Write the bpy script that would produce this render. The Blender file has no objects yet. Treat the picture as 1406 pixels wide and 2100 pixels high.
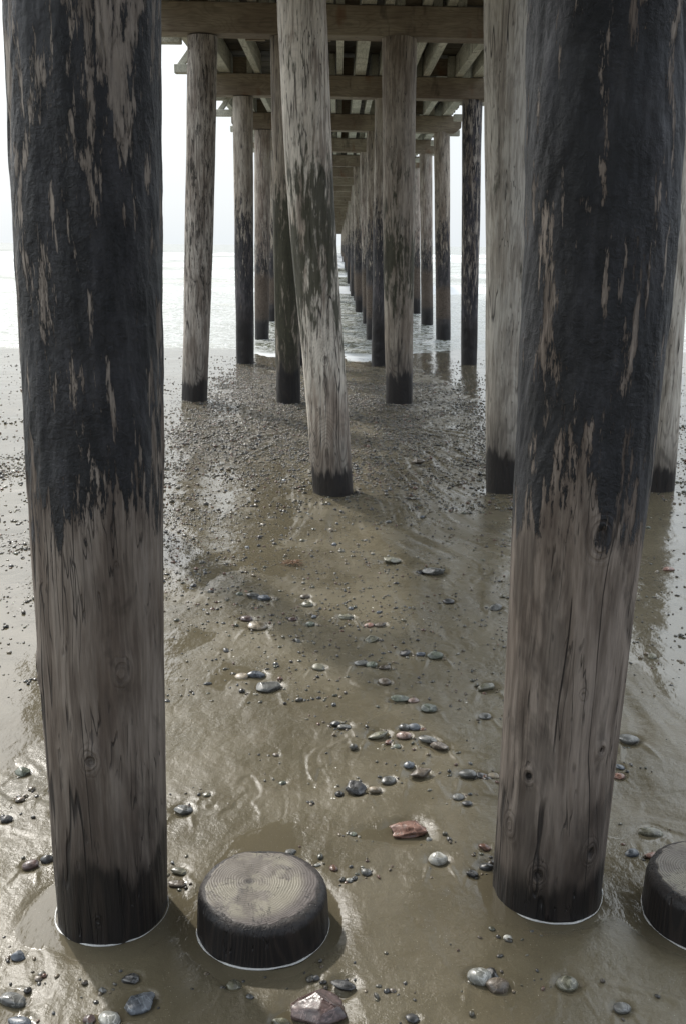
import bpy, bmesh, math, random
import numpy as np
from mathutils import Vector, Matrix
PI = math.pi
rad = math.radians

# ------------------------------------------------------------------ camera, sky, sun
scn = bpy.context.scene
EYE = 1.76
cam_d = bpy.data.cameras.new("camera")
cam = bpy.data.objects.new("camera", cam_d)
scn.collection.objects.link(cam)
scn.camera = cam
cam_d.sensor_fit = 'VERTICAL'
cam_d.sensor_height = 36.0
cam_d.sensor_width = 24.0
cam_d.lens = 35.0
cam_d.clip_start = 0.05
cam_d.clip_end = 9000
_th, _yaw, _roll = rad(15.0), rad(.36), rad(.5)
_F = Vector((math.sin(_yaw)*math.cos(_th), math.cos(_yaw)*math.cos(_th), -math.sin(_th)))
_R = Vector((math.cos(_yaw), -math.sin(_yaw), 0)); _U = _R.cross(_F)
_R2 = _R*math.cos(_roll)+_U*math.sin(_roll); _U2 = -_R*math.sin(_roll)+_U*math.cos(_roll)
cam.matrix_world = Matrix(((_R2.x, _U2.x, -_F.x, 0), (_R2.y, _U2.y, -_F.y, 0), (_R2.z, _U2.z, -_F.z, EYE), (0, 0, 0, 1)))

SUN_EL, SUN_AZ = rad(44), rad(-34)          # azimuth clockwise from +Y
SUN_DIR = Vector((math.sin(SUN_AZ)*math.cos(SUN_EL), math.cos(SUN_AZ)*math.cos(SUN_EL), math.sin(SUN_EL)))
world = bpy.data.worlds.new("World")
scn.world = world
world.use_nodes = True
wt = world.node_tree
wt.nodes.clear()
wo = wt.nodes.new('ShaderNodeOutputWorld'); wb = wt.nodes.new('ShaderNodeBackground')
sky = wt.nodes.new('ShaderNodeTexSky')
sky.sky_type = 'NISHITA'; sky.sun_disc = False
sky.sun_elevation = SUN_EL; sky.sun_rotation = SUN_AZ
sky.dust_density = 4.0; sky.air_density = 1.0
tcw = wt.nodes.new('ShaderNodeTexCoord')
# thin high overcast, whitest round the sun: a pale veil mixed over the clear sky
dotn = wt.nodes.new('ShaderNodeVectorMath'); dotn.operation = 'DOT_PRODUCT'
dotn.inputs[1].default_value = SUN_DIR
wt.links.new(tcw.outputs['Generated'], dotn.inputs[0])
vr = wt.nodes.new('ShaderNodeValToRGB')
vr.color_ramp.elements[0].position = 0.0; vr.color_ramp.elements[0].color = (4.4, 4.9, 5.7, 1)
vr.color_ramp.elements[1].position = 1.0; vr.color_ramp.elements[1].color = (17.0, 16.8, 16.5, 1)
for p_, c_ in ((.45, (4.2, 4.6, 5.3)), (.72, (7.9, 8.45, 8.9)), (.82, (8.4, 8.95, 9.3)), (.9, (9.2, 9.6, 9.8)), (.96, (12, 12, 11.9))):
    e_ = vr.color_ramp.elements.new(p_); e_.color = (*c_, 1)
mrw = wt.nodes.new('ShaderNodeMapRange'); mrw.inputs[1].default_value = -1; mrw.inputs[2].default_value = 1
wt.links.new(dotn.outputs['Value'], mrw.inputs[0]); wt.links.new(mrw.outputs[0], vr.inputs[0])
# an overcast sky is brightest high up and palest along the horizon
sepw = wt.nodes.new('ShaderNodeSeparateXYZ'); wt.links.new(tcw.outputs['Generated'], sepw.inputs[0])
elf = wt.nodes.new('ShaderNodeMapRange'); elf.interpolation_type = 'SMOOTHSTEP'
elf.inputs[1].default_value = .10; elf.inputs[2].default_value = .50; elf.inputs[3].default_value = 1.0; elf.inputs[4].default_value = 2.9
wt.links.new(sepw.outputs[2], elf.inputs[0])
elv = wt.nodes.new('ShaderNodeMix'); elv.data_type = 'RGBA'; elv.blend_type = 'MULTIPLY'; elv.inputs[0].default_value = 1.0
wt.links.new(vr.outputs[0], elv.inputs[6]); wt.links.new(elf.outputs[0], elv.inputs[7])
mxw = wt.nodes.new('ShaderNodeMix'); mxw.data_type = 'RGBA'; mxw.inputs[0].default_value = 0.85
wt.links.new(sky.outputs[0], mxw.inputs[6]); wt.links.new(elv.outputs[2], mxw.inputs[7])
wt.links.new(mxw.outputs[2], wb.inputs[0]); wb.inputs[1].default_value = 0.1
wt.links.new(wb.outputs[0], wo.inputs[0])

sun_d = bpy.data.lights.new("sun", 'SUN'); sun_d.energy = 3.2; sun_d.angle = rad(2.0); sun_d.color = (1.0, .955, .89)
sun = bpy.data.objects.new("sun", sun_d); scn.collection.objects.link(sun)
sun.rotation_mode = 'QUATERNION'; sun.rotation_quaternion = SUN_DIR.to_track_quat('Z', 'Y')
scn.view_settings.view_transform = 'Standard'; scn.view_settings.look = 'None'
scn.view_settings.exposure = 0.25; scn.view_settings.gamma = 1.0
scn.cycles.max_bounces = 6; scn.cycles.diffuse_bounces = 4; scn.cycles.glossy_bounces = 3

# ------------------------------------------------------------------ node helper
class NT:
    def __init__(s, name):
        s.m = bpy.data.materials.new(name); s.m.use_nodes = True
        s.t = s.m.node_tree; s.t.nodes.clear()
        s.out = s.t.nodes.new('ShaderNodeOutputMaterial')
        s.b = s.t.nodes.new('ShaderNodeBsdfPrincipled')
        s.t.links.new(s.b.outputs[0], s.out.inputs[0])
    def put(s, sock, v):
        if isinstance(v, bpy.types.NodeSocket): s.t.links.new(v, sock)
        elif v is not None:
            if hasattr(sock.default_value, '__len__') and isinstance(v, (tuple, list)) and len(v) == 3 and len(sock.default_value) == 4: v = (*v, 1)
            sock.default_value = v
    def n(s, typ, **kw):
        nd = s.t.nodes.new(typ)
        for k, v in kw.items(): setattr(nd, k, v)
        return nd
    def math(s, op, a, b=None, clamp=False):
        nd = s.n('ShaderNodeMath', operation=op, use_clamp=clamp); s.put(nd.inputs[0], a)
        if b is not None: s.put(nd.inputs[1], b)
        return nd.outputs[0]
    def mul(s, a, b): return s.math('MULTIPLY', a, b)
    def add(s, a, b): return s.math('ADD', a, b)
    def sub(s, a, b): return s.math('SUBTRACT', a, b)
    def step(s, v, lo, hi, a=0.0, b=1.0):
        nd = s.n('ShaderNodeMapRange', interpolation_type='SMOOTHSTEP')
        s.put(nd.inputs[0], v); s.put(nd.inputs[1], lo); s.put(nd.inputs[2], hi); s.put(nd.inputs[3], a); s.put(nd.inputs[4], b)
        return nd.outputs[0]
    def mix(s, f, a, b, mode='MIX'):
        nd = s.n('ShaderNodeMix', data_type='RGBA', blend_type=mode)
        s.put(nd.inputs[0], f); s.put(nd.inputs[6], a); s.put(nd.inputs[7], b)
        return nd.outputs[2]
    def coord(s, kind='Object', off=(0, 0, 0)):
        tc = s.n('ShaderNodeTexCoord').outputs[kind]
        if off == (0, 0, 0): return tc
        return s.vadd(tc, off)
    def vadd(s, a, b):
        nd = s.n('ShaderNodeVectorMath', operation='ADD'); s.put(nd.inputs[0], a); s.put(nd.inputs[1], b); return nd.outputs[0]
    def vmul(s, a, b):
        nd = s.n('ShaderNodeVectorMath', operation='MULTIPLY'); s.put(nd.inputs[0], a); s.put(nd.inputs[1], b); return nd.outputs[0]
    def noise(s, vec, scale, detail=3, rough=.55, dist=0.0, col=False):
        nd = s.n('ShaderNodeTexNoise'); s.put(nd.inputs['Vector'], vec)
        nd.inputs['Scale'].default_value = scale; nd.inputs['Detail'].default_value = detail
        nd.inputs['Roughness'].default_value = rough; nd.inputs['Distortion'].default_value = dist
        return nd.outputs['Color' if col else 'Fac']
    def sep(s, v, i):
        nd = s.n('ShaderNodeSeparateXYZ'); s.put(nd.inputs[0], v); return nd.outputs[i]
    def ramp(s, f, pts, interp='LINEAR'):
        nd = s.n('ShaderNodeValToRGB'); cr = nd.color_ramp; cr.interpolation = interp
        for i, (p, c) in enumerate(pts):
            if not isinstance(c, tuple): c = (c, c, c)
            e = cr.elements[i] if i < 2 else cr.elements.new(p)
            e.position = p; e.color = (*c, 1)
        s.put(nd.inputs[0], f); return nd.outputs[0]
    def attr(s, name, out='Fac'):
        nd = s.n('ShaderNodeAttribute', attribute_name=name); return nd.outputs[out]
    def bump(s, h, strength=.5, dist=.01, normal=None):
        nd = s.n('ShaderNodeBump'); s.put(nd.inputs['Height'], h); s.put(nd.inputs['Strength'], strength); s.put(nd.inputs['Distance'], dist)
        if normal is not None: s.put(nd.inputs['Normal'], normal)
        return nd.outputs[0]
    def final(s, col, rough=.6, normal=None, spec=.5, coat=None, ior=None):
        s.put(s.b.inputs['Base Color'], col); s.put(s.b.inputs['Roughness'], rough)
        s.put(s.b.inputs['Specular IOR Level'], spec)
        if normal is not None: s.put(s.b.inputs['Normal'], normal)
        if ior: s.b.inputs['IOR'].default_value = ior
        return s.m

# ------------------------------------------------------------------ object helpers
def link(o, parent=None):
    scn.collection.objects.link(o)
    if parent is not None: o.parent = parent
    return o
def tag(o, label=None, cat=None, group=None, kind=None):
    if label: o['label'] = label
    if cat: o['category'] = cat
    if group: o['group'] = group
    if kind: o['kind'] = kind
    return o
def mesh_np(name, V, F, mat=None, smooth=True):
    """V (n,3) array, F (m,k) array of equal-size faces"""
    me = bpy.data.meshes.new(name)
    V = np.asarray(V, np.float32); F = np.asarray(F, np.int32)
    k = F.shape[1]
    me.vertices.add(len(V)); me.vertices.foreach_set('co', V.ravel())
    me.loops.add(F.size); me.loops.foreach_set('vertex_index', F.ravel())
    me.polygons.add(len(F)); me.polygons.foreach_set('loop_start', np.arange(0, F.size, k, dtype=np.int32))
    me.polygons.foreach_set('loop_total', np.full(len(F), k, np.int32))
    me.update(calc_edges=True); me.validate()
    me.polygons.foreach_set('use_smooth', np.full(len(me.polygons), smooth, bool))
    if mat: me.materials.append(mat)
    return me
def fattr(me, name, arr):
    a = me.attributes.new(name, 'FLOAT', 'POINT'); a.data.foreach_set('value', np.asarray(arr, np.float32).ravel())
def cattr(me, name, arr):
    a = me.attributes.new(name, 'FLOAT_COLOR', 'POINT')
    a.data.foreach_set('color', np.concatenate([arr, np.ones((len(arr), 1))], 1).astype(np.float32).ravel())
def grid_faces(nr, nc, wrap=False):
    r = np.arange(nr-1)[:, None]; c = np.arange(nc if wrap else nc-1)[None, :]
    c2 = (c+1) % nc if wrap else c+1
    return np.stack([r*nc+c, r*nc+c2, (r+1)*nc+c2, (r+1)*nc+c], -1).reshape(-1, 4)

# ------------------------------------------------------------------ numpy noise
_rng = np.random.RandomState(7)
_tab = _rng.rand(256, 256).astype(np.float64)
def vnoise(x, y, seed=0):
    x = np.asarray(x, float)+seed*17.31; y = np.asarray(y, float)+seed*9.77
    xi = np.floor(x).astype(int); yi = np.floor(y).astype(int); fx = x-xi; fy = y-yi
    fx = fx*fx*fx*(fx*(fx*6-15)+10); fy = fy*fy*fy*(fy*(fy*6-15)+10)
    a = _tab[xi & 255, yi & 255]; b = _tab[(xi+1) & 255, yi & 255]; c = _tab[xi & 255, (yi+1) & 255]; d = _tab[(xi+1) & 255, (yi+1) & 255]
    return (a*(1-fx)+b*fx)*(1-fy)+(c*(1-fx)+d*fx)*fy-.5
def fbm(x, y, octv=4, seed=0, gain=.5):
    s = 0; a = 1
    for i in range(octv):
        s = s+a*vnoise(x*2**i, y*2**i, seed+i*3); a *= gain
    return s
def ss(x, a, b):
    t = np.clip((x-a)/(b-a), 0, 1); return t*t*(3-2*t)

# ------------------------------------------------------------------ wood materials
def pile_mat(name, seed=0, tar=None, tar_off=0., pale=None, algae=None, base_z=.2, base_amp=.1, knots=(), brown=(.19, .145, .11), light=(.46, .43, .385),
             grainy=1.0, tarcol=(.0095, .0105, .0125), barn=None, H=4.2, cracks=1.0, streak=9.0, tar_rough=.5, gz_=.2, cath=1.0, stain=.35):
    """round timber: tar/pale/algae are lists of (height m, 0..1) amounts up the pile"""
    s = NT(name)
    off = (seed*3.17, seed*1.73, seed*.91)
    P = s.coord('Object', (0, 0, 0)); Q = s.vadd(P, off)
    z = s.sep(P, 2); zn = s.mul(z, 1/H)
    def amt(lst): return s.ramp(zn, [(max(0, a/H), b) for a, b in lst])
    wob = s.noise(s.vmul(Q, (1, 1, .35)), 5, 2, col=True)
    Qw = s.vadd(Q, s.vmul(wob, (.035, .035, 0)))
    fib = s.noise(s.vmul(Qw, (1, 1, .035)), 170, 3, .6)
    streaks = s.noise(s.vmul(Qw, (1, 1, .09)), 34, 5, .62)
    patch = s.noise(s.vmul(Qw, (1, 1, .22)), 7, 4, .6)
    # bare wood
    pf = s.step(s.add(s.mul(patch, .6), s.mul(streaks, .5)), .42, .68)
    if pale is not None: pf = s.math('MULTIPLY', s.add(pf, .25), s.mul(amt(pale), 1.4), clamp=True)
    c = s.mix(pf, brown, light)
    c = s.mix(s.step(streaks, .34, .56, .62, 0), c, s.mix(.5, c, (.05, .04, .035)))
    # grain contours (cathedral figure)
    g = s.noise(s.vmul(Q, (1, 1, gz_)), 4.5, 1.5, .4)
    g = s.math('SINE', s.mul(g, 190*grainy))
    gm = s.step(g, .1, 1.0)
    gz = s.step(z, base_z+.05, base_z+.55, .6*cath, .14)
    c = s.mix(s.mul(gm, gz), c, s.mix(.75, c, (.03, .022, .018)))
    c = s.mix(s.step(fib, .32, .6, .38, 0), c, s.mix(.6, c, (.03, .025, .02)))
    st = s.add(s.mul(s.noise(s.vmul(Q, (1, 1, .4)), 6, 5, .65, .5), .7), s.mul(s.noise(s.vmul(Qw, (1, 1, .12)), 24, 3), .3))
    c = s.mix(s.step(st, .52, .60, 0, stain), c, s.mix(.65, c, (.02, .014, .01)))
    # drying cracks
    cr = s.noise(s.vmul(Qw, (1, 1, .03)), 15, 1.5, .5)
    cm = s.step(s.math('ABSOLUTE', s.sub(cr, .5)), .002, .011, 1, 0)
    cm = s.mul(cm, s.step(s.noise(s.vmul(Q, (1, 1, .5)), 3.1, 2), .5, .56))
    cr2 = s.noise(s.vmul(Qw, (1, 1, .06)), 42, 2, .5)
    cm2 = s.mul(s.step(s.math('ABSOLUTE', s.sub(cr2, .52)), .003, .014, 1, 0), s.step(s.noise(s.vmul(Q, (1, 1, .4)), 8, 2), .5, .6))
    cm = s.math('MAXIMUM', cm, s.mul(cm2, .8)); cm = s.mul(cm, cracks)
    c = s.mix(s.mul(cm, .9), c, (.012, .01, .009))
    # small dark flecks and pits
    fl = s.step(s.noise(s.vmul(Q, (1, 1, .22)), 46, 2, .5), .66, .74)
    c = s.mix(s.mul(fl, .5), c, (.03, .025, .022))
    h = s.add(s.mul(fib, .35), s.add(s.mul(streaks, .9), s.add(s.mul(patch, .8), s.mul(cm, -2.2))))
    h = s.add(h, s.mul(fl, -.5))
    rough = .72
    if algae is not None:
        af = s.add(s.mul(s.noise(s.vmul(Qw, (1, 1, .2)), 10, 5, .68), .62), s.mul(s.noise(s.vmul(Qw, (1, 1, .16)), 44, 4, .6), .38))
        a = amt(algae); thr = s.sub(.655, s.mul(a, .29))
        am = s.step(af, thr, s.add(thr, .09))
        c = s.mix(s.mul(am, .9), c, s.mix(s.noise(Q, 28, 3), (.010, .012, .007), (.045, .045, .02)))
    if tar is not None:
        e1 = s.noise(s.vmul(Qw, (1, 1, .17)), streak*1.5, 8, .74, .1)
        e2 = s.noise(s.vmul(Qw, (1, 1, .12)), streak*4.2, 6, .7, .2)
        a = amt(tar)
        x1 = s.sub(e1, s.add(.30+tar_off, s.mul(a, .37))); x2 = s.sub(e2, s.add(.33+tar_off, s.mul(a, .365)))
        ex = s.math('MAXIMUM', x1, x2)
        tm = s.step(ex, -.010, .006, 1, 0)
        lp = s.step(s.noise(Q, 4, 2), .35, .65, .25, 1)
        lump = s.mul(s.add(s.noise(Q, 58, 5, .7, .4), s.mul(s.noise(s.vmul(Q, (1, 1, .3)), 26, 3, .6), .6)), lp)
        tc = s.mix(s.step(s.noise(s.vmul(Q, (1, 1, .22)), 15, 7, .72), .42, .72), tarcol, tuple(x*4.2 for x in (tarcol[0]*1.1, tarcol[1], tarcol[2]*.95)))
        edge = s.step(ex, -.01, .07, .85, 0)
        c = s.mix(edge, c, s.mix(.6, c, (.05, .035, .028)))
        c = s.mix(tm, c, tc)
        h = s.mix(tm, h, s.add(s.mul(lump, 2.3), 1.8))
        rough = s.mix(tm, (.72,)*3, s.mix(s.noise(Q, 20, 2), (tar_rough-.08,)*3, (tar_rough+.2,)*3))
    if barn is not None:
        vo = s.n('ShaderNodeTexVoronoi'); s.put(vo.inputs['Vector'], Q); vo.inputs['Scale'].default_value = 45
        bm_ = s.mul(s.step(z, barn[0], barn[0]+.12), s.step(z, barn[1]-.25, barn[1], 1, 0))
        bm_ = s.mul(bm_, s.step(s.add(s.noise(Q, 10, 3), s.mul(bm_, .3)), .5, .62))
        c = s.mix(s.mul(bm_, .85), c, s.mix(vo.outputs['Distance'], (.17, .13, .095), (.05, .035, .025)))
        h = s.add(h, s.mul(s.mul(bm_, vo.outputs['Distance']), -2.0))
    # knots
    for kx, ky, kz, kr, kd in knots:
        dv = s.vmul(s.vadd(P, (-kx, -ky, -kz)), (1, 1, .62))
        dv = s.vadd(dv, s.vmul(s.vadd(s.noise(P, 30, 2, col=True), (-.5, -.5, -.5)), (.012, .012, .012)))
        ln = s.n('ShaderNodeVectorMath', operation='LENGTH'); s.put(ln.inputs[0], dv); d = ln.outputs['Value']
        ring = s.step(s.math('SINE', s.mul(d, 520 if kr > .02 else 700)), -.2, .9)
        fo = s.step(d, kr*.5, kr*2.0, 1, 0)
        c = s.mix(s.mul(s.mul(ring, fo), .55), c, s.mix(.7, c, (.04, .028, .022)))
        core = s.step(d, kr*.25, kr*.75, 1, 0)
        c = s.mix(s.mul(core, kd), c, (.014, .012, .011))
        h = s.add(h, s.add(s.mul(core, -2.5*kd), s.mul(s.mul(fo, ring), -.5)))
    # wet, dark foot
    jag = s.add(s.mul(s.noise(s.vmul(Qw, (1, 1, .12)), 20, 4, .6), .45), s.mul(s.noise(s.vmul(Qw, (1, 1, .3)), 6, 4, .65), .55))
    wl = s.add(base_z-base_amp*3.0, s.mul(jag, base_amp*6.0)); wl = s.add(wl, s.mul(s.sub(s.n('ShaderNodeObjectInfo').outputs['Random'], .5), .12 if base_z > .2 else 0.0))
    wm = s.step(z, s.sub(wl, .02), s.add(wl, .05), 1, 0)
    c = s.mix(s.step(z, wl, s.add(wl, .4), .85, 0), c, s.mix(.6, c, (.03, .024, .02)))
    c = s.mix(s.mul(wm, .93), c, s.mix(gm, (.007, .006, .006), (.017, .013, .011)))
    rough = s.mix(wm, rough if not isinstance(rough, float) else (rough,)*3, (.5,)*3)
    nrm = s.bump(h, .85, .006)
    return s.final(c, rough, nrm, spec=.4)

def beam_mat(name, c1, c2, rust=.6, seed=0):
    s = NT(name)
    P = s.coord('Object'); oi = s.n('ShaderNodeObjectInfo').outputs['Random']
    cb = s.n('ShaderNodeCombineXYZ'); s.put(cb.inputs[0], s.mul(oi, 31.)); s.put(cb.inputs[1], s.mul(oi, 17.)); s.put(cb.inputs[2], s.mul(oi, 7.))
    Q = s.vadd(P, cb.outputs[0])
    nz = s.n('ShaderNodeTexCoord').outputs['Normal']
    st = (.05, 1, 1) if seed == 0 else (1, .05, 1)
    fib = s.noise(s.vmul(Q, st), 70, 4, .6); big = s.noise(s.vmul(Q, (.6, .6, 1)), 2.2, 4, .6)
    g = s.math('SINE', s.mul(s.noise(s.vmul(Q, tuple(.25 if a < .1 else 1 for a in st)), 4.5, 1.5), 110))
    c = s.mix(s.step(big, .35, .68), c1, c2)
    c = s.mix(s.step(g, .2, 1, 0, .28), c, s.mix(.6, c, (.03, .022, .016)))
    c = s.mix(s.step(fib, .35, .6, .5, 0), c, s.mix(.55, c, (.03, .025, .02)))
    rs = s.step(s.noise(s.vmul(Q, (1.2, 1.2, .45)), 2.7, 3, .6), .57, .75, 0, rust)
    c = s.mix(rs, c, (.15, .068, .032))
    dk = s.step(s.noise(s.vmul(Q, (1, 1, .3)), 6, 3, .6), .58, .72, 0, .55)
    c = s.mix(dk, c, (.04, .032, .024))
    return s.final(c, .78, s.bump(s.add(fib, s.mul(g, .1)), .5, .004), spec=.3)

M_beam = beam_mat('weathered_beam_wood', (.2, .16, .115), (.31, .27, .2), .75)
M_joist = beam_mat('grey_joist_wood', (.42, .42, .35), (.58, .57, .48), .12, 1)
M_deck = beam_mat('dark_deck_wood', (.055, .048, .038), (.13, .115, .085), .1)

TARL = [(0, 0), (.85, 0.0), (1.02, .3), (1.18, .6), (1.4, .72), (1.7, .76), (1.9, .74), (2.1, .68), (2.6, .62), (4.2, .6)]
TARR = [(0, 0), (.9, 0.0), (1.0, .2), (1.08, .6), (1.2, .76), (1.38, .8), (1.8, .78), (2.0, .84), (2.2, .76), (3, .7), (4.2, .5)]
def kn(x, r, th, z, kr, kd):  # knot at angle th (deg, 0 faces the land), height z
    return (x+r*math.sin(rad(th)), -r*math.cos(rad(th)), z, kr, kd)
MP = {}
MP['0a'] = pile_mat('tarred_pile_wood_one', 1, tar=TARL, pale=[(0, .35), (.3, .4), (.9, .4), (1.3, .7), (1.8, 1), (4.2, 1)], base_z=.20, base_amp=.09,
    brown=(.08, .055, .038), light=(.31, .27, .23), streak=8, gz_=.10, cath=.5, stain=.75,
    knots=[kn(.0, .153, 3, .535, .02, .5), kn(0, .154, -62, .74, .018, .8), kn(0, .155, 34, .76, .02, .15), kn(0, .156, 34, 1.03, .012, .9), kn(0, .156, -50, .98, .01, .9), kn(0, .15, 0, .07, .008, .9)])
MP['0b'] = pile_mat('tarred_pile_wood_two', 5, tar=TARR, pale=[(0, .3), (.25, .42), (.9, .5), (1.3, .6), (1.8, 1), (4.2, 1)], base_z=.10, base_amp=.05,
    brown=(.086, .06, .042), light=(.33, .28, .235), streak=7, gz_=.10, cath=.5, stain=.75,
    knots=[kn(.01, .165, 6, 1.09, .032, .97), kn(0, .153, 30, .505, .012, 1), kn(0, .151, 28, .205, .02, .75), kn(0, .151, -24, .135, .02, .8), kn(0, .152, -40, .42, .014, .9), kn(0, .155, 7, .67, .009, .5), kn(0, .151, -58, .25, .022, .2)])
MP['1b'] = pile_mat('weathered_leaning_pile_wood', 9, pale=[(0, .45), (.3, .5), (.9, .75), (1.5, .8), (2.3, 1), (4.2, 1)], brown=(.22, .16, .115), light=(.64, .585, .50),
    algae=[(0, 0), (.3, .12), (.9, .35), (1.2, .68), (1.7, .86), (2.15, .84), (2.4, .55), (2.8, .36), (4.2, .36)], base_z=.17, base_amp=.11, gz_=.3,
    knots=[kn(-.1, .152, 15, .98, .022, .6), kn(-.08, .152, -15, .62, .016, .8), kn(-.08, .152, 40, .62, .016, .8)])
MP['1c'] = pile_mat('smooth_grey_pile_wood', 13, pale=[(0, .3), (.4, .4), (1.2, .55), (2, .75), (4.2, .7)], brown=(.29, .25, .2), light=(.52, .485, .42),
    algae=[(0, 0), (1, .12), (1.6, .3), (2.2, .35), (2.6, .12), (4.2, .12)], base_z=.22, base_amp=.10)
MP['2a'] = pile_mat('streaked_pile_wood', 17, tar=[(0, .08), (.5, .28), (1.2, .44), (1.9, .48), (2.8, .42), (4.2, .44)], tarcol=(.03, .028, .024), brown=(.23, .19, .155), light=(.48, .44, .385), base_z=.22, base_amp=.12, streak=16, tar_rough=.7)
MP['2b'] = pile_mat('algae_pile_wood', 21, algae=[(0, .75), (.3, .8), (.8, .9), (1.3, 1), (2.0, .98), (2.3, .6), (2.8, .1), (4.2, .1)], brown=(.2, .165, .125), light=(.38, .33, .26), base_z=.32, base_amp=.16)
MP['2c'] = pile_mat('brown_grey_pile_wood', 25, algae=[(0, .1), (.9, .3), (1.2, .7), (1.6, .85), (2.1, .55), (2.8, .3), (4.2, .2)], brown=(.21, .17, .13), light=(.37, .325, .265), base_z=.3, base_amp=.13)
MP['3'] = pile_mat('black_footed_pile_wood', 29, tar=[(0, .9), (.6, .9), (1.5, .8), (2.2, .55), (2.9, .25), (4.2, .15)], tarcol=(.022, .022, .024), brown=(.24, .2, .155), light=(.46, .415, .35), base_z=.5, base_amp=.12, streak=12, tar_rough=.65)
MP['3d'] = pile_mat('dark_streaked_pile_wood', 33, tar=[(0, .9), (.6, .75), (1.5, .6), (2.2, .65), (2.9, .6), (4.2, .55)], tarcol=(.022, .022, .026), brown=(.2, .165, .135), light=(.42, .38, .33), base_z=.5, base_amp=.12, streak=11, tar_rough=.65)
MP['4'] = pile_mat('barnacled_pile_wood', 37, tar=[(0, .9), (.9, .88), (1.5, .72), (2.2, .5), (2.9, .3), (4.2, .2)], tarcol=(.024, .023, .024), brown=(.25, .2, .15), light=(.46, .41, .34), base_z=.2, base_amp=.05, streak=12, barn=(.25, 1.1), tar_rough=.65)
MP['5'] = pile_mat('barnacled_pile_wood_pale', 43, tar=[(0, .9), (.9, .82), (1.5, .6), (2.2, .4), (2.9, .2), (4.2, .1)], tarcol=(.026, .025, .025), brown=(.26, .2, .16), light=(.48, .43, .37), base_z=.2, base_amp=.05, streak=12, barn=(.2, 1.3), tar_rough=.65)
def stump_side():
    return pile_mat('wet_stump_wood', 51, brown=(.026, .02, .019), light=(.045, .035, .032), base_z=.1, base_amp=.06, grainy=1.3, H=1.0)
MP['stump'] = stump_side()
def stump_top_mat():
    s = NT('sawn_end_grain'); P = s.coord('Object')
    x = s.sep(P, 0); y = s.sep(P, 1)
    w = s.noise(P, 9, 2, .5)
    cb = s.n('ShaderNodeCombineXYZ'); s.put(cb.inputs[0], s.add(x, .035)); s.put(cb.inputs[1], s.sub(y, .015))
    ln = s.n('ShaderNodeVectorMath', operation='LENGTH'); s.put(ln.inputs[0], cb.outputs[0])
    d = s.add(ln.outputs['Value'], s.add(s.mul(w, .035), s.mul(s.noise(P, 40, 2), .004)))
    ring = s.mul(s.step(s.math('SINE', s.mul(d, 900)), -.9, 1.2), s.step(s.noise(P, 11, 3), .35, .6, .45, 1))
    outer = s.step(ln.outputs['Value'], .125, .165)
    c = s.mix(ring, (.10, .085, .07), (.185, .165, .135))
    c = s.mix(s.step(s.noise(P, 14, 3), .45, .7, 0, .5), c, (.07, .06, .055))
    # blown sand lying on the top
    sn = s.add(s.noise(P, 10, 5, .65), s.mul(s.sub(x, y), .55))
    sm = s.mul(s.step(sn, .43, .51), s.step(ln.outputs['Value'], .12, .16, 1, 0))
    c = s.mix(s.mul(sm, .85), c, s.mix(s.noise(P, 260, 2), (.15, .135, .10), (.23, .21, .16)))
    core = s.step(s.add(ln.outputs['Value'], s.mul(s.noise(P, 60, 2), .02)), .014, .028, 1, 0)
    c = s.mix(core, c, (.04, .034, .03))
    c = s.mix(s.mul(outer, .8), c, s.mix(s.noise(P, 40, 3), (.04, .03, .028), (.1, .085, .08)))
    an = s.math('ARCTAN2', s.sub(y, .015), s.add(x, .035))
    ca = s.n('ShaderNodeCombineXYZ'); s.put(ca.inputs[0], s.mul(s.math('COSINE', an), 2.6)); s.put(ca.inputs[1], s.mul(s.math('SINE', an), 2.6)); s.put(ca.inputs[2], s.mul(ln.outputs['Value'], 6))
    rc = s.mul(s.step(s.math('ABSOLUTE', s.sub(s.noise(ca.outputs[0], 3.2, 3, .5), .5)), .003, .016, 1, 0), s.step(s.noise(P, 16, 2), .48, .56))
    c = s.mix(s.mul(rc, .8), c, (.02, .017, .015))
    h = s.add(s.mul(ring, .5), s.add(s.mul(s.noise(P, 220, 3), .6), s.mul(rc, -1.5)))
    return s.final(c, .55, s.bump(h, .6, .002), spec=.4)
M_stop = stump_top_mat()

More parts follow.
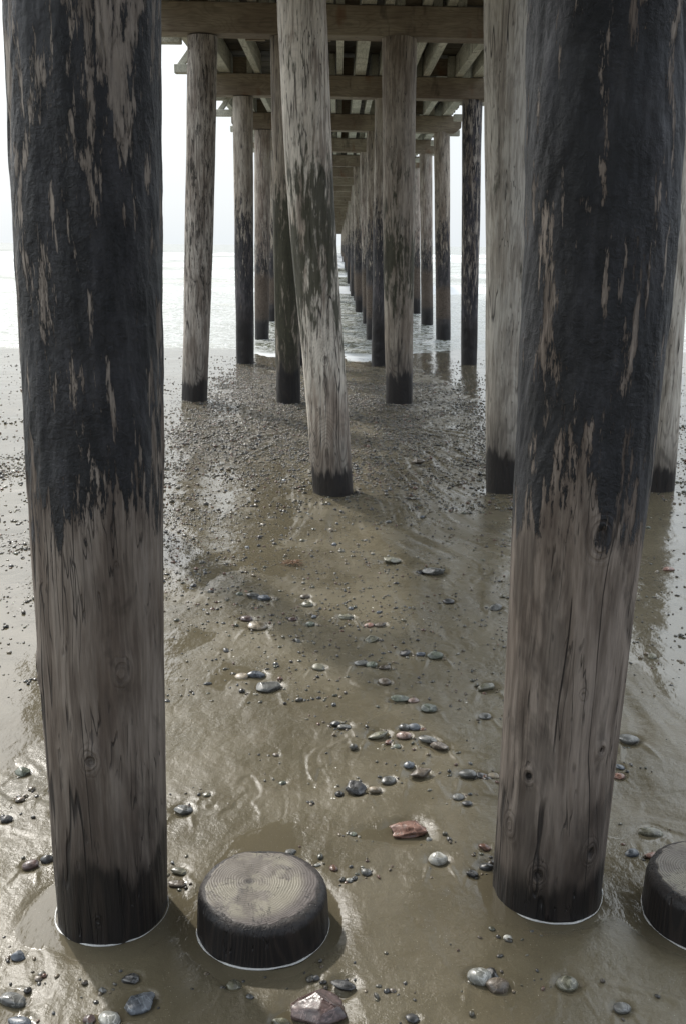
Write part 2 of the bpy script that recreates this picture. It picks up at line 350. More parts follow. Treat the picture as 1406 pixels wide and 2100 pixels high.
# ------------------------------------------------------------------ sand, stones, sea
def sand_mat():
    s = NT('wet_sand'); P = s.coord('Object')
    wet = s.attr('wet'); grav = s.attr('gravel')
    n1 = s.noise(P, 1.6, 4, .55); n2 = s.noise(P, 9, 4, .6); n3 = s.noise(P, 330, 2, .6)
    c = s.mix(s.step(n1, .35, .65), (.086, .074, .047), (.126, .109, .071))
    c = s.mix(s.step(n2, .4, .7, 0, .45), c, (.105, .088, .056))
    c = s.mix(s.step(n3, .35, .7, .35, 0), c, (.05, .042, .03))
    c = s.mix(s.step(s.noise(P, 210, 1), .74, .78, 0, .8), c, (.34, .32, .26))
    vo = s.n('ShaderNodeTexVoronoi'); s.put(vo.inputs['Vector'], s.vadd(P, s.vmul(s.noise(P, 60, 2, col=True), (.008, .008, 0)))); vo.inputs['Scale'].default_value = 62
    pebc = s.ramp(s.sep(vo.outputs['Color'], 0), [(0, (.025, .023, .02)), (.3, (.055, .05, .04)), (.55, (.085, .07, .05)), (.75, (.04, .034, .028)), (1, (.13, .115, .09))], 'CONSTANT')
    pm = s.mul(s.step(vo.outputs['Distance'], .38, .5, 1, 0), s.step(s.add(s.mul(s.sep(vo.outputs['Color'], 1), .6), s.mul(grav, .6)), .62, .8)); pm = s.mul(pm, s.step(grav, .05, .3))
    c = s.mix(s.mul(grav, .35), c, s.mix(s.noise(P, 90, 3), (.03, .026, .019), (.075, .065, .045)))
    c = s.mix(pm, c, pebc)
    c = s.mix(s.mul(wet, .35), c, (.075, .064, .043))
    damp = s.noise(P, 3.2, 4, .6)
    r0 = s.step(damp, .35, .65, .17, .34)
    r = s.mix(wet, r0, (.045,)*3); r = s.mix(pm, r, (.14,)*3)
    h = s.add(s.mul(s.noise(P, 420, 2, .6), .35), s.add(s.mul(s.noise(P, 75, 3, .6), .7), s.mul(s.noise(P, 24, 3, .55), 1.3)))
    fx = s.step(wet, 0, .8, .5, .05)
    rip = s.noise(s.vmul(P, (1, 1, 1)), 14, 2, .5)
    nrm = s.bump(h, fx, .0042)
    nrm = s.bump(s.mul(s.add(rip, s.mul(s.noise(P, 45, 2), .3)), wet), .22, .007, nrm)
    nrm = s.bump(s.noise(s.vmul(P, (1.6, .8, 1)), 16, 4, .6), .35, .006, nrm)
    nrm = s.bump(s.mul(pm, s.sub(.5, vo.outputs['Distance'])), 1.0, .014, nrm)
    return s.final(c, r, nrm, spec=.5, ior=1.38)
M_sand = sand_mat()

STC = dict(grey=(.098, .098, .09), dark=(.034, .034, .034), blue=(.078, .088, .10), green=(.09, .10, .075), olive=(.12, .115, .08), tan=(.17, .14, .098),
           brown=(.095, .077, .058), red=(.16, .085, .062), pink=(.19, .135, .112), white=(.42, .41, .36), maroon=(.085, .056, .05), pale=(.22, .22, .195))
def stone_mat(k, col):
    s = NT('wet_stone_'+k); P = s.coord('Object'); oi = s.n('ShaderNodeObjectInfo').outputs['Random']
    cb = s.n('ShaderNodeCombineXYZ'); s.put(cb.inputs[0], s.mul(oi, 41.)); s.put(cb.inputs[1], s.mul(oi, 13.))
    Q = s.vadd(P, cb.outputs[0])
    n = s.noise(Q, 30, 5, .65, .6)
    c = s.mix(s.step(n, .35, .68), tuple(x*.5 for x in col), tuple(x*1.2 for x in col))
    v = s.step(s.math('ABSOLUTE', s.sub(s.noise(s.vmul(Q, (1, .5, 1.6)), 26, 3, .5, .8), .5)), .006, .02, 1, 0)
    c = s.mix(s.mul(v, .45), c, tuple(min(.6, x*2.6+.06) for x in col))
    c = s.mix(s.step(s.noise(Q, 300, 2), .6, .7, 0, .4), c, tuple(x*.35 for x in col))
    return s.final(c, s.step(s.noise(Q, 30, 3), .35, .65, .22, .5), s.bump(s.add(n, s.mul(s.noise(Q, 160, 3), .25)), .5, .004), spec=.55)
MS = {k: stone_mat(k, v) for k, v in STC.items()}
def gravel_mat():
    s = NT('wet_gravel'); P = s.coord('Object')
    c = s.mix(s.noise(P, 110, 3), s.attr('col', 'Color'), (.03, .028, .025))
    return s.final(c, .27, s.bump(s.noise(P, 150, 2), .4, .002), spec=.5)
M_gravel = gravel_mat()
def glint_mat():
    s = NT('painted_sky_glint'); P = s.coord('Object')  # whitish colour painted as the sky's reflection in the meniscus
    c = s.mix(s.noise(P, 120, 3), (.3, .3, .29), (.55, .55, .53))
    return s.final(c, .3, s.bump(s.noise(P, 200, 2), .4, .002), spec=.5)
M_glint = glint_mat()
def sea_mat():
    s = NT('sea_water'); P = s.coord('Object')
    f0 = s.attr('foam')
    a = s.noise(s.vmul(P, (.5, 1.5, 1)), 1.1, 6, .62, .5); b = s.noise(s.vmul(P, (.7, 1.4, 1)), 5.5, 5, .62, .9)
    ridg = s.step(s.math('ABSOLUTE', s.sub(b, .5)), .0, .075, 1, 0)
    veil = s.add(s.mul(a, .9), s.mul(f0, .55))
    m1 = s.step(veil, .70, .92); lace = s.mul(ridg, s.step(veil, .36, .62))
    m = s.math('MAXIMUM', m1, s.mul(lace, .85)); m = s.math('MAXIMUM', m, s.step(f0, .75, .98))
    c = s.mix(s.noise(P, .6, 3), (.075, .08, .05), (.12, .125, .085))
    c = s.mix(m, c, (.42, .44, .45))
    r = s.mix(m, (.07,)*3, (.6,)*3)
    h = s.add(s.noise(s.vmul(P, (.6, 1.3, 1)), 3.2, 5, .6), s.mul(m, .25))
    return s.final(c, r, s.bump(h, .3, .045), spec=.5, ior=1.33)
M_sea = sea_mat()

# ------------------------------------------------------------------ beach height
BAY = 4.57; ROW = [2.41+BAY*i for i in range(0, 21)]
ROW[0] = 2.41; ROW[1] = 7.22
ROW[2:] = [11.76+4.57*i for i in range(19)]
PILES = {   # (row distance, [(height, x, radius) ...]), measured up each pile
'0a':(2.36,[(-0.06, -0.609, 0.148), (0.67, -0.598, 0.154), (1.18, -0.587, 0.159), (1.76, -0.573, 0.167), (2.27, -0.555, 0.169)]),
'0b':(2.46,[(-0.05, 0.605, 0.15), (0.49, 0.609, 0.153), (1.17, 0.62, 0.168), (1.77, 0.621, 0.178), (2.3, 0.603, 0.179)]),
'1a':(7.2,[(0,-2.12,.15),(3.93,-2.0,.16)]),
'1b':(7.2,[(0.09, -0.037, 0.148), (1.09, -0.112, 0.15), (1.77, -0.172, 0.157), (2.56, -0.222, 0.162), (3.32, -0.257, 0.16)]),
'1c':(7.25,[(0.09, 1.257, 0.144), (1.78, 1.185, 0.152), (3.34, 1.104, 0.161)]),
'1d':(7.25,[(0.1, 2.379, 0.141), (1.11, 2.338, 0.146), (1.79, 2.305, 0.151), (3.35, 2.254, 0.155)]),
'2a':(11.76,[(0.03, -1.691, 0.151), (1.76, -1.59, 0.162), (3.93, -1.487, 0.162)]),
'2b':(11.76,[(0.04, -0.585, 0.144), (1.77, -0.592, 0.15), (3.94, -0.6, 0.153)]),
'2c':(11.76,[(0.05, 0.724, 0.159), (1.78, 0.681, 0.178), (3.93, 0.637, 0.185)]),
'2d':(11.76,[(0, 2.3, 0.15), (3.93, 2.1, 0.16)]),
'3a':(16.33,[(-0.11, -1.51, 0.143), (3.92, -1.479, 0.156)]),
'3b':(16.33,[(-0.14, -.63, .14), (3.91, -.62, .15)]),
'3c':(16.33,[(-0.14, 0.683, 0.139), (3.91, 0.674, 0.142)]),
'3d':(16.33,[(-0.13, 2.134, 0.13), (3.89, 2.018, 0.156)]),
'4a':(20.9,[(-0.11, -1.575, 0.146), (3.95, -1.514, 0.168)]),
'4b':(20.9,[(-0.14, -.6, .14), (3.91, -.6, .15)]),
'4c':(20.9,[(-0.06, 0.712, 0.137), (3.91, 0.686, 0.159)]),
'4d':(20.9,[(-0.1, 2.176, 0.151), (3.89, 2.005, 0.158)]),
'5a':(25.5,[(-0.18, -1.653, 0.147), (3.94, -1.589, 0.176)]),
'5c':(25.5,[(-0.16, 0.747, 0.135), (3.96, 0.638, 0.153)]),
'5d':(25.5,[(-0.15, 2.236, 0.147), (3.92, 2.078, 0.153)]),
'6c':(30.1,[(-0.18, 0.616, 0.126), (3.96, 0.549, 0.154)]),
'6d':(30.1,[(-0.21, 2.312, 0.12), (3.91, 2.143, 0.153)]),
}
WATER = -.16
FEET = [(v[1][0][1], v[0], v[1][0][2]) for k, v in PILES.items() if v[0] < 17]
STUMPS = [(-.19, 2.30, .176, .112), (1.025, 2.345, .176, .122)]
FEET += [(a, b, c) for a, b, c, d in STUMPS]
NEAR = FEET
def slope(x, y):
    z = np.interp(y, [-400, -60, -3, 3, 9, 11.7, 16.3, 18.5, 25, 60, 200, 4000], [14, 2.5, .0, 0, 0, -.03, -.135, -.165, -.33, -1.3, -4, -6])
    return z
def gravel_density(x, y):
    g = ss(y, 6.1, 8.2)*(1-ss(y, 14.2, 17.6))*(1-.75*ss(y, 10.5, 13)*np.maximum(ss(x, .9, 1.7), ss(-x, 1.6, 2.6)))*(1-.9*ss(-x, 1.25, 2.1))*(1-.6*ss(x, 1.2, 2))
    n = fbm(x*.7, y*.45, 3, 41)
    g = g*(.35+.65*ss(n+.22, .0, .45))
    left = ss(y, 3.6, 6.0)*(1-ss(x, -1.6, .2))*(1-ss(y, 7, 9))*.6*ss(fbm(x*1.1, y*1.1, 2, 55)+.2, 0, .3)
    return np.clip(np.maximum(g, left), 0, 1)
BIAS = None
STONES = []      # filled before the sheet is built: (x, y, width, depth, height, yaw)
def height(x, y, moats=True):
    """height of the wet sand and the film mask"""
    z0 = slope(x, y)
    fade = 1/(1+np.maximum(0, y-9)/12)
    # polar frame round the scoured middle: backwash fans towards the land
    px, py = x-.15, y-10.5
    r = np.hypot(px, py)+1e-6; th = np.arctan2(px, -py)
    wz = fbm(x*.8, y*.8, 2, 5)
    rill = fbm(th*16+wz*1.6, r*.38+wz*.5, 3, 11)
    rill2 = fbm(th*34+wz*4, r*1.3, 3, 17)
    z = .030*fbm(x*.55, y*.45, 3, 2)+.011*rill+.0055*rill2
    z = z+.0062*fbm(th*30+wz*3, r*.75, 4, 26)+.0013*fbm(th*80+wz*4, r*2.2, 2, 25)*(1/(1+np.exp(-(r-2)*3)))
    ridge = np.maximum(0, 1-np.abs(fbm(th*17+wz*1.8+.8*fbm(x*3, y*3, 2, 24), r*.22, 2, 23))*22)
    z = z-.0012*ridge*ss(fbm(x*1.3, y*1.3, 2, 29), .0, .2)
    # little scarps left by the backwash
    t = fbm(th*6+wz, r*.8+.5*wz, 6, 31)*2.6+.35
    fr = t-np.floor(t); scm = ss(fbm(x*1.4, y*1.2, 2, 35), -.12, .12)
    z = z+.0035*scm*(np.floor(t)+ss(fr, .0, .05)-t)
    bub = fbm(x*16, y*13, 3, 37); z = z+.0022*bub+.0035*fbm(th*28, r*2.6, 3, 39)
    lum = ss(fbm(x*.8, y*.7, 2, 61), .02, .25)*ss(-x, -.2, .8)*ss(y, 3.2, 4.6)
    z = z+.007*lum*fbm(x*9+rill*4, y*6, 3, 63)
    g = gravel_density(x, y)
    z = z+g*(.013*fbm(x*14, y*12, 3, 71)+.012)
    z = z*fade
    film = .030*fbm(x*.55, y*.45, 1, 2)-.0072+.008*fbm(x*.33, y*.3, 2, 81)+.009*fbm(x*3.2, y*2.4, 3, 83)
    side = ss(-x, .15, 1.3)*ss(y, 2.2, 4)+ss(x, .85, 1.9)
    film = film+.012*side+.0085*ss(-x, -.1, .55)*ss(y, 2.8, 4.2)*(1-ss(y, 7, 9))-.004*(1-side)*ss(y, 2.2, 3.5)
    film = film+ss(y, 10.5, 14.5)*(.012*ss(x, .6, 1.6)+.014*ss(-x, 1.0, 1.9))+ss(y, 15.2, 17)*.012+.022*ss(y, 6, 9)*ss(-x, 1.5, 2.1)+.02*ss(-x, .85, 1.35)*ss(y, 2.9, 3.8)*(1-ss(y, 7, 9))+.018*ss(x, 1.05, 1.4)*ss(y, 2.9, 3.8)*(1-ss(y, 7, 9))+.02*ss(y, 8, 11)*ss(x, 1.5, 2.2)
    film = film*fade
    # scour at the feet of piles and stumps
    for fx, fy, fr_ in FEET:
        d = np.hypot(x-fx, y-fy)-fr_
        m = np.exp(-np.maximum(d, 0)**2/(2*(.035 if fy < 3 else .07)**2))
        z = z-.016*m; film = film+.002*m
    # puddles: left of the left front pile and between right pile and cut stump
    for cx, cy, sx, sy, dep in ((-.79, 2.36, .055, .11, .018), (.82, 2.5, .075, .26, .024), (1.02, 3.0, .2, .3, .008), (.15, 2.72, .1, .05, .010), (-.36, 2.1, .15, .10, .001)):
        m = np.exp(-((x-cx)/sx)**2-((y-cy)/sy)**2); z = z-dep*m
    if moats:
        near = y < 9.5
        for sx, sy, w, dep, hh, yaw in STONES:
            R = w*2.2
            k = np.nonzero(near & (np.abs(x-sx) < R*1.6) & (y > sy-R*2.6) & (y < sy+R*1.6))
            if len(k[0]) == 0: continue
            ax, ay = x[k]-sx, y[k]-sy
            d = np.hypot(ax, ay)/w
            z[k] -= min(.010, w*.13)*np.exp(-((d-.42)/.24)**2)
            # little tail scoured on the land side
            z[k] += min(.005, w*.075)*abs(math.sin(sx*91+sy*37))*np.exp(-((np.abs(ax/w)-.42-.25*(-ay/w))/.13)**2)*ss(-ay/w, .1, .5)*(1-ss(-ay/w, .9, 2.4))
    if BIAS is not None:
        bz = np.interp(y, BIAS[0], BIAS[1]); z = z-bz; film = film-bz
    h = np.maximum(z, film)
    wet = ss(film-z, -.0009, .0005)
    return z0+h, wet, g

_by = np.linspace(-2, 16, 60); _bx = np.linspace(-1, 1, 41); _BX, _BY = np.meshgrid(_bx, _by)
_h = height(_BX, _BY, False)[0]-slope(_BX, _BY); _b = np.median(_h, 1); _b = np.convolve(np.pad(_b, 2, 'edge'), np.ones(5)/5, 'valid')
_b[-12:] *= np.linspace(1, 0, 12)
BIAS = (_by, _b)
random.seed(4); rs = np.random.RandomState(12)
def clear_of_feet(x, y, r):
    return all(math.hypot(x-a, y-b) > c+r+.01 for a, b, c in FEET)
hand = [
(-0.043,1.981,0.146,0.6,'rock','maroon','large rough maroon brown rock at the bottom edge below the stump'),
(0.232,2.741,0.115,0.38,'brick','red','long flat brick red stone lying in a small moat of water'),
(0.306,2.583,0.058,0.8,'round','white','rounded off-white stone just below the long brick red stone'),
(-0.489,2.842,0.059,0.6,'rock','grey','shiny grey stone beside the right edge of the left front pile'),
(0.071,2.979,0.068,0.75,'rock','dark','dark pointed stone alone in the sand above the sawn stump'),
(0.132,2.973,0.045,0.6,'round','tan','small tan pebble touching the dark pointed stone'),
(0.182,3.038,0.053,0.5,'round','grey','smooth grey pebble right of the tan pebble in the open sand'),
(0.258,3.143,0.041,0.75,'round','blue','small blue-grey pebble perched above a broad brown-grey stone'),
(0.293,3.084,0.077,0.55,'rock','brown','broad brown-grey stone under the small blue-grey pebble'),
(0.458,3.085,0.064,0.6,'round','grey','grey stone at the left end of the row beside the right front pile'),
(0.504,3.076,0.040,0.5,'rock','dark','dark middle stone of the row beside the right front pile'),
(0.544,3.076,0.040,0.5,'round','tan','tan stone touching the lower edge of the right front pile'),
(0.377,3.289,0.071,0.55,'rock','brown','brownish stone at the right end of the mixed pebble cluster'),
(0.254,3.358,0.058,0.55,'round','pink','pink stone in the middle of the mixed pebble cluster'),
(0.338,3.331,0.072,0.35,'slab','grey','thin flat grey stone between pink and brownish stones'),
(0.159,3.369,0.083,0.3,'slab','olive','flat olive stone at the left end of the mixed pebble cluster'),
(0.194,3.305,0.032,0.6,'rock','red','tiny red stone just under the flat olive stone'),
(0.223,3.276,0.032,0.6,'round','green','tiny green pebble just right of the tiny red stone'),
(0.260,3.427,0.044,0.8,'round','grey','left half of the paired grey stones above the pink stone'),
(0.299,3.428,0.048,0.7,'round','blue','right half of the paired grey stones above the pink stone'),
(0.001,3.454,0.041,0.7,'rock','dark','dark stone of the pair in mid sand left of the paired grey stones'),
(0.034,3.434,0.052,0.45,'slab','grey','flat grey stone leaning against its dark neighbour in mid sand'),
(0.258,3.677,0.078,0.35,'slab','green','flat green stone with a pinkish neighbour on its right'),
(0.312,3.665,0.047,0.5,'round','pink','pinkish stone at the right end of the flat green stone'),
(0.367,3.585,0.065,0.6,'rock','green','rough green stone left of the right front pile in mid sand'),
(0.203,3.837,0.057,0.5,'round','brown','brown stone in its own small moat in the middle of the sand'),
(-0.281,3.773,0.104,0.4,'rock','grey','wide grey stone, lower one of the group right of the left front pile'),
(-0.337,3.883,0.082,0.5,'slab','blue','blue-grey slab tilted above the wide grey stone'),
(-0.395,3.868,0.061,0.4,'round','tan','tan stone touching the tilted blue-grey slab'),
(-0.074,3.976,0.059,0.4,'round','olive','single oval olive pebble left of the centre sand'),
(0.109,4.027,0.064,0.4,'slab','grey','flat grey stone at the left end of the centre trio'),
(0.156,4.008,0.051,0.6,'round','green','greenish stone in the middle of the centre trio'),
(0.212,3.986,0.059,0.4,'slab','brown','flat brown stone at the right end of the centre trio'),
(0.310,4.151,0.057,0.6,'rock','dark','dark bluish stone left of a bright blue-grey flake'),
(0.378,4.139,0.044,0.6,'slab','blue','blue-grey flake between the dark stone and the green-grey lump'),
(0.443,4.125,0.074,0.6,'rock','green','lumpy green-grey stone with its flake neighbour to the left'),
(0.160,4.299,0.067,0.7,'rock','olive','pale olive pointed stone near the centre of the sand'),
(0.156,4.476,0.047,0.5,'round','red','orange-red pebble above the pale olive pointed stone'),
(0.213,4.489,0.061,0.4,'slab','brown','flat brown pebble beside the orange-red pebble'),
(-0.373,4.432,0.097,0.45,'round','tan','broad tan stone under the maroon pebble at left centre'),
(-0.434,4.534,0.061,0.5,'round','maroon','maroon pebble above the broad tan stone'),
(-0.124,4.483,0.047,0.6,'round','green','small green pebble in the shadow band'),
(-0.211,4.545,0.043,0.5,'round','maroon','small maroon pebble left of the green pebble in the shadow band'),
(0.050,4.593,0.076,0.4,'slab','olive','flat olive pebble above the shadow band at centre'),
(-0.425,4.851,0.065,0.6,'rock','grey','left lump of the grey stone cluster at left centre'),
(-0.367,4.826,0.075,0.6,'rock','blue','right lump of the grey stone cluster at left centre'),
(-0.162,4.868,0.055,0.5,'round','brown','upper brown stone of a ringed pair at centre'),
(-0.146,4.756,0.064,0.5,'round','olive','lower olive stone of a ringed pair at centre'),
(0.542,5.280,0.119,0.5,'rock','grey','biggest grey stone left of the right front pile in the upper sand'),
(0.469,5.302,0.054,0.5,'rock','dark','dark stone touching the left of the biggest grey upper stone'),
(0.315,5.499,0.101,0.5,'rock','olive','smooth olive stone in a moat below and right of the leaning pile'),
(0.666,8.162,0.122,0.6,'rock','brown','brown rock standing out of the gravel right of the leaning pile'),
(0.578,4.839,0.060,0.5,'round','dark','dark pebble in its own puddle above the right sand flat'),
(0.803,4.752,0.064,0.7,'rock','grey','grey stone against the left edge of the right front pile, upper'),
(0.624,3.801,0.081,0.5,'slab','olive','pale olive slab beside the right front pile below the shell'),
(0.579,3.533,0.049,0.5,'round','grey','grey pebble in a ring of water left of the right front pile'),
(0.363,2.091,0.063,0.8,'round','pale','pale striped stone, largest of the trio at lower right'),
(0.396,2.106,0.041,0.7,'rock','dark','dark stone wedged behind the trio at lower right'),
(0.403,2.064,0.060,0.65,'round','brown','grey-brown front stone of the trio at lower right'),
(0.456,2.241,0.023,0.8,'round','white','tiny white pebble above the lower right trio'),
(0.577,2.074,0.055,0.7,'round','olive','olive stone alone below the right front pile'),
(0.691,1.994,0.044,0.65,'round','grey','grey stone near the lower right corner'),
(0.987,2.739,0.076,0.5,'slab','olive','olive brown slab just above the cut stump at the right edge'),
(0.951,2.609,0.047,0.7,'rock','red','reddish brown stone beside the cut stump at the right edge'),
(0.896,2.628,0.044,0.7,'round','blue','blue-grey stone left of the reddish brown stone by the right stump'),
(1.082,3.328,0.075,0.5,'round','grey','grey stone ringed by water right of the right front pile'),
(1.000,3.145,0.034,0.5,'round','blue','small blue pebble right of the right front pile'),
(0.980,3.087,0.040,0.5,'round','red','small red-brown pebble right of the right front pile'),
(1.857,5.293,0.071,0.5,'round','red','reddish pebble near the right picture edge in shiny sand'),
(0.452,2.645,0.038,0.6,'rock','red','red-brown stone against the foot of the right front pile'),
(0.443,2.556,0.043,0.8,'rock','dark','black stone under the red-brown one at the foot of the right front pile'),
(0.402,2.521,0.037,0.6,'rock','dark','dark brown stone left of the black stone at the pile foot'),
(-0.450,2.523,0.048,0.35,'slab','olive','upper of two sandy flat stones between left front pile and stump'),
(-0.447,2.465,0.053,0.4,'slab','brown','lower of two sandy flat stones between left front pile and stump'),
(0.091,2.522,0.034,0.7,'round','grey','round grey pebble right of the sawn stump, larger of two'),
(0.043,2.480,0.022,0.7,'round','pale','small pale pebble right of the sawn stump'),
(-0.131,2.627,0.038,0.5,'rock','grey','small grey stone just above the sawn stump'),
(-0.049,2.558,0.021,0.5,'slab','pale','small pale chip touching the back of the sawn stump'),
(0.057,2.724,0.024,0.5,'round','green','tiny green pebble in a dimple above the stump, left of the brick red stone'),
(-0.178,3.026,0.026,0.5,'round','green','tiny green pebble alone in the sand left of the dark pointed stone'),
(-0.212,3.211,0.024,0.5,'round','brown','tiny brown pebble in the smooth sand at left centre'),
(-0.423,2.932,0.029,0.5,'round','olive','tiny olive pebble above the shiny grey stone'),
(-0.887,2.547,0.048,0.7,'round','maroon','dark maroon stone left of the left front pile'),
(-0.848,2.577,0.037,0.8,'round','dark','dark stone next to the maroon one by the left front pile'),
(-1.070,3.070,0.057,0.6,'rock','green','green stone at the left edge beside the left front pile'),
(-1.024,2.894,0.032,0.6,'round','brown','small brown stone below the green stone at the left edge'),
(-1.032,2.775,0.040,0.7,'rock','dark','dark stone cut by the left picture edge'),
(-0.804,2.167,0.037,0.8,'rock','blue','blue-grey stone left of the left front pile foot'),
(-0.771,2.013,0.070,0.5,'slab','grey','long grey stone in the lower left corner'),
(-0.729,1.935,0.063,0.5,'slab','blue','flat bluish stone at the very bottom left corner'),
(-0.499,2.085,0.046,0.6,'rock','dark','dark angular stone in shadow below the left front pile'),
(-0.730,2.086,0.022,0.6,'round','brown','small brown stone in the lower left sand'),
(-0.564,2.047,0.021,0.9,'rock','grey','small upright grey stone in the shadow edge below the left front pile'),
(-0.467,2.000,0.076,0.5,'rock','blue','large flat blue-grey stone below the left front pile'),
(-0.572,1.952,0.030,0.8,'rock','maroon','dark maroon stone near the bottom edge, left'),
(-0.524,1.951,0.055,0.6,'round','pale','pale grey stone at the bottom edge left of centre'),
(-0.043,2.086,0.019,0.9,'rock','dark','small black stone in the stump shadow'),
(0.024,2.058,0.064,0.3,'slab','dark','flat dark stone half sunk in the stump shadow'),
(-0.246,2.071,0.041,0.6,'rock','olive','sandy lump of stone below the sawn stump'),
(-0.120,1.949,0.046,0.4,'slab','olive','sandy green stone left of the large maroon rock'),
(0.185,1.948,0.034,0.5,'round','dark','dark stone at the bottom edge right of centre'),
(0.144,2.041,0.019,0.6,'round','brown','tiny brown pebble right of the stump shadow'),
(0.407,2.932,0.042,0.5,'round','grey','grey pebble left of the lower right front pile'),
(0.430,2.886,0.035,0.4,'round','dark','dark pebble beneath a grey one left of the lower right front pile'),
]
zones = []
stone_specs = []
for x, y, w, hr, k, c, l in hand:
    dep = w*(.55 if k in ('brick', 'slab') else .8)
    stone_specs.append([x, y, w, dep, w*hr*(.78 if k != 'brick' else .9), random.uniform(-.35, .35) if k == 'brick' else random.uniform(-.5, .5), k, c, l, None])
    if k == 'brick': stone_specs[-1][5] = .12
COLN = dict(grey='plain grey', dark='blackish', blue='blue-grey', green='dull green', olive='olive', tan='tan', brown='brown', red='reddish', pale='pale')
def zone_of(x, y):
    if y < 2.9: return 'near the cut stumps'
    if x < -.75: return 'behind and left of the left front pile'
    if x > .8: return 'behind and right of the right front pile'
    if y < 4.2: return 'in open sand between the two front piles'
    if y < 5.6: return 'midway between front piles and leaning pile'
    return 'around the foot of the leaning pile'
n = 0; tries = 0
while n < 196 and tries < 20000:
    tries += 1
    y = 1.9+ (7.6-1.9)*rs.rand()**.62
    x = (rs.rand()*2-1)*(.36*y+.1)
    dens = .10+.9*float(ss(np.array(-x), -.2, 1.0)*ss(np.array(y), 2.6, 4.6)) + .55*float(ss(np.array(y), 4.8, 6.6)) + .18*float(ss(np.array(x), .7, 1.2))
    cl = float(fbm(np.array(x*2.6), np.array(y*2.1), 2, 90))
    if rs.rand() > dens*(.35+1.6*max(0, cl+.12)): continue
    w = .013+.024*rs.rand()**2.2+.003*y/5
    if rs.rand() < .06: w *= 1.7
    if not clear_of_feet(x, y, w): continue
    if any(math.hypot(x-q[0], y-q[1]) < (w+q[2])*.52 for q in stone_specs): continue
    c = rs.choice(['grey', 'dark', 'blue', 'green', 'olive', 'tan', 'brown', 'red', 'pale'], p=[.24, .2, .12, .1, .1, .07, .1, .04, .03])
    k = rs.choice(['round', 'slab', 'rock'], p=[.5, .2, .3]); z = zone_of(x, y)
    stone_specs.append([x, y, w, w*rs.uniform(.6, .95), w*rs.uniform(.4, .7), rs.rand()*6.28, k, c, f'small {COLN[c]} pebble {z}', f'small {COLN[c]} pebbles {z}'])
    n += 1
STONES = [tuple(q[:6]) for q in stone_specs]

# ------------------------------------------------------------------ sand sheet
def axis_pts(fine_lo, fine_hi, step, far, growth):
    c = list(np.arange(fine_lo, fine_hi+step/2, step)); s_ = step; a = c[-1]
    up = []
    while a < far: s_ *= growth; a += s_; up.append(a)
    s_ = step; a = c[0]; dn = []
    while a > -far: s_ *= growth; a -= s_; dn.append(a)
    return np.array(dn[::-1]+c+up)
xs = axis_pts(-1.35, 1.35, .0052, 700, 1.022)
ys = [1.55]; 
while ys[-1] < 62: ys.append(ys[-1]+max(.0048, .0030*(ys[-1]-.6)) if ys[-1] < 20 else ys[-1]+.06*(ys[-1]-19))
s_ = .0048; a = 1.55; dn = []
while a > -420: s_ *= 1.05; a -= s_; dn.append(a)
up = [ys[-1]*1.3**i for i in range(1, 10)]
ys = np.array(dn[::-1]+ys+up)
X, Y = np.meshgrid(xs, ys)
Z, WET, GR = height(X, Y)
me = mesh_np('sand_beach', np.stack([X.ravel(), Y.ravel(), Z.ravel()], 1), grid_faces(len(ys), len(xs)), M_sand)
fattr(me, 'wet', WET); fattr(me, 'gravel', GR)
sand = link(bpy.data.objects.new('beach_sand', me)); tag(sand, kind='structure')
print('sand', len(xs), len(ys), [round(float(Z[np.searchsorted(ys,b), np.searchsorted(xs,a)]),4) for a,b in ((-.19,2.05),(-.6,2.15),(.6,2.2),(0,3),(0,4),(0,5),(0,6),(0,7),(-.6,2.0),(1.2,6.9),(0,9))])
def hz(x, y):
    i = np.clip(np.searchsorted(ys, y), 1, len(ys)-1); j = np.clip(np.searchsorted(xs, x), 1, len(xs)-1)
    return Z[i, j]

# ------------------------------------------------------------------ sea
sx = axis_pts(-3.4, 3.6, .035, 5500, 1.035)
sy = [15.2]
while sy[-1] < 5500: sy.append(sy[-1]+max(.03, .0045*(sy[-1]-9)) if sy[-1] < 260 else sy[-1]*1.03)
sy = np.array(sy); SX, SY = np.meshgrid(sx, sy)
wx = fbm(SX*.05, SY*.05, 2, 101)*2
zz = np.zeros_like(SX); fo = np.zeros_like(SX)
for yc, ht, wd, sd in ((21.5, .06, .8, 1), (27.5, .09, 1.2, 2), (36, .13, 1.7, 3), (48, .20, 2.2, 4), (66, .34, 3.0, 5), (92, .55, 4.0, 6), (128, .6, 5.5, 7), (180, .5, 7, 8)):
    yy = yc+wx*3+yc*.05*fbm(SX*.6/math.sqrt(yc), SX*0, 3, 110+sd)
    d = (SY-yy)/wd; amp = .65+.8*fbm(SX*.12, SY*0, 2, 120+sd)
    zz += ht*amp*np.where(d < 0, np.exp(-(d/.5)**2), np.exp(-(d/1.3)**2))
    fo = np.maximum(fo, np.clip(amp*1.25, 0, 1)*np.exp(-((d+.35)/(.9 if yc > 40 else .4))**2)*(1 if yc > 40 else .55))
zz += .20*fbm(SX*.10, SY*.42, 3, 131)*ss(SY, 26, 60)+.05*fbm(SX*.3, SY*1.1, 2, 132)*ss(SY, 20, 30)
zz += .035*fbm(SX*.9, SY*1.6, 4, 130)*ss(SY, 17, 24)+.25*fbm(SX*.05, SY*.12, 3, 133)*ss(SY, 80, 300)
surf = ss(SY, 26, 50)*(1-ss(SY, 150, 230))
fo = np.maximum(fo, surf*(.24+1.2*fbm(SX*.06, SY*.12, 3, 140)))
zz *= 1-.95*(1-ss(SY, 15.5, 19))
edge = WATER+zz+.030*fbm(SX*.55, SY*.2, 3, 150)*(1-ss(SY, 20, 26))
dep = edge-slope(SX, SY)
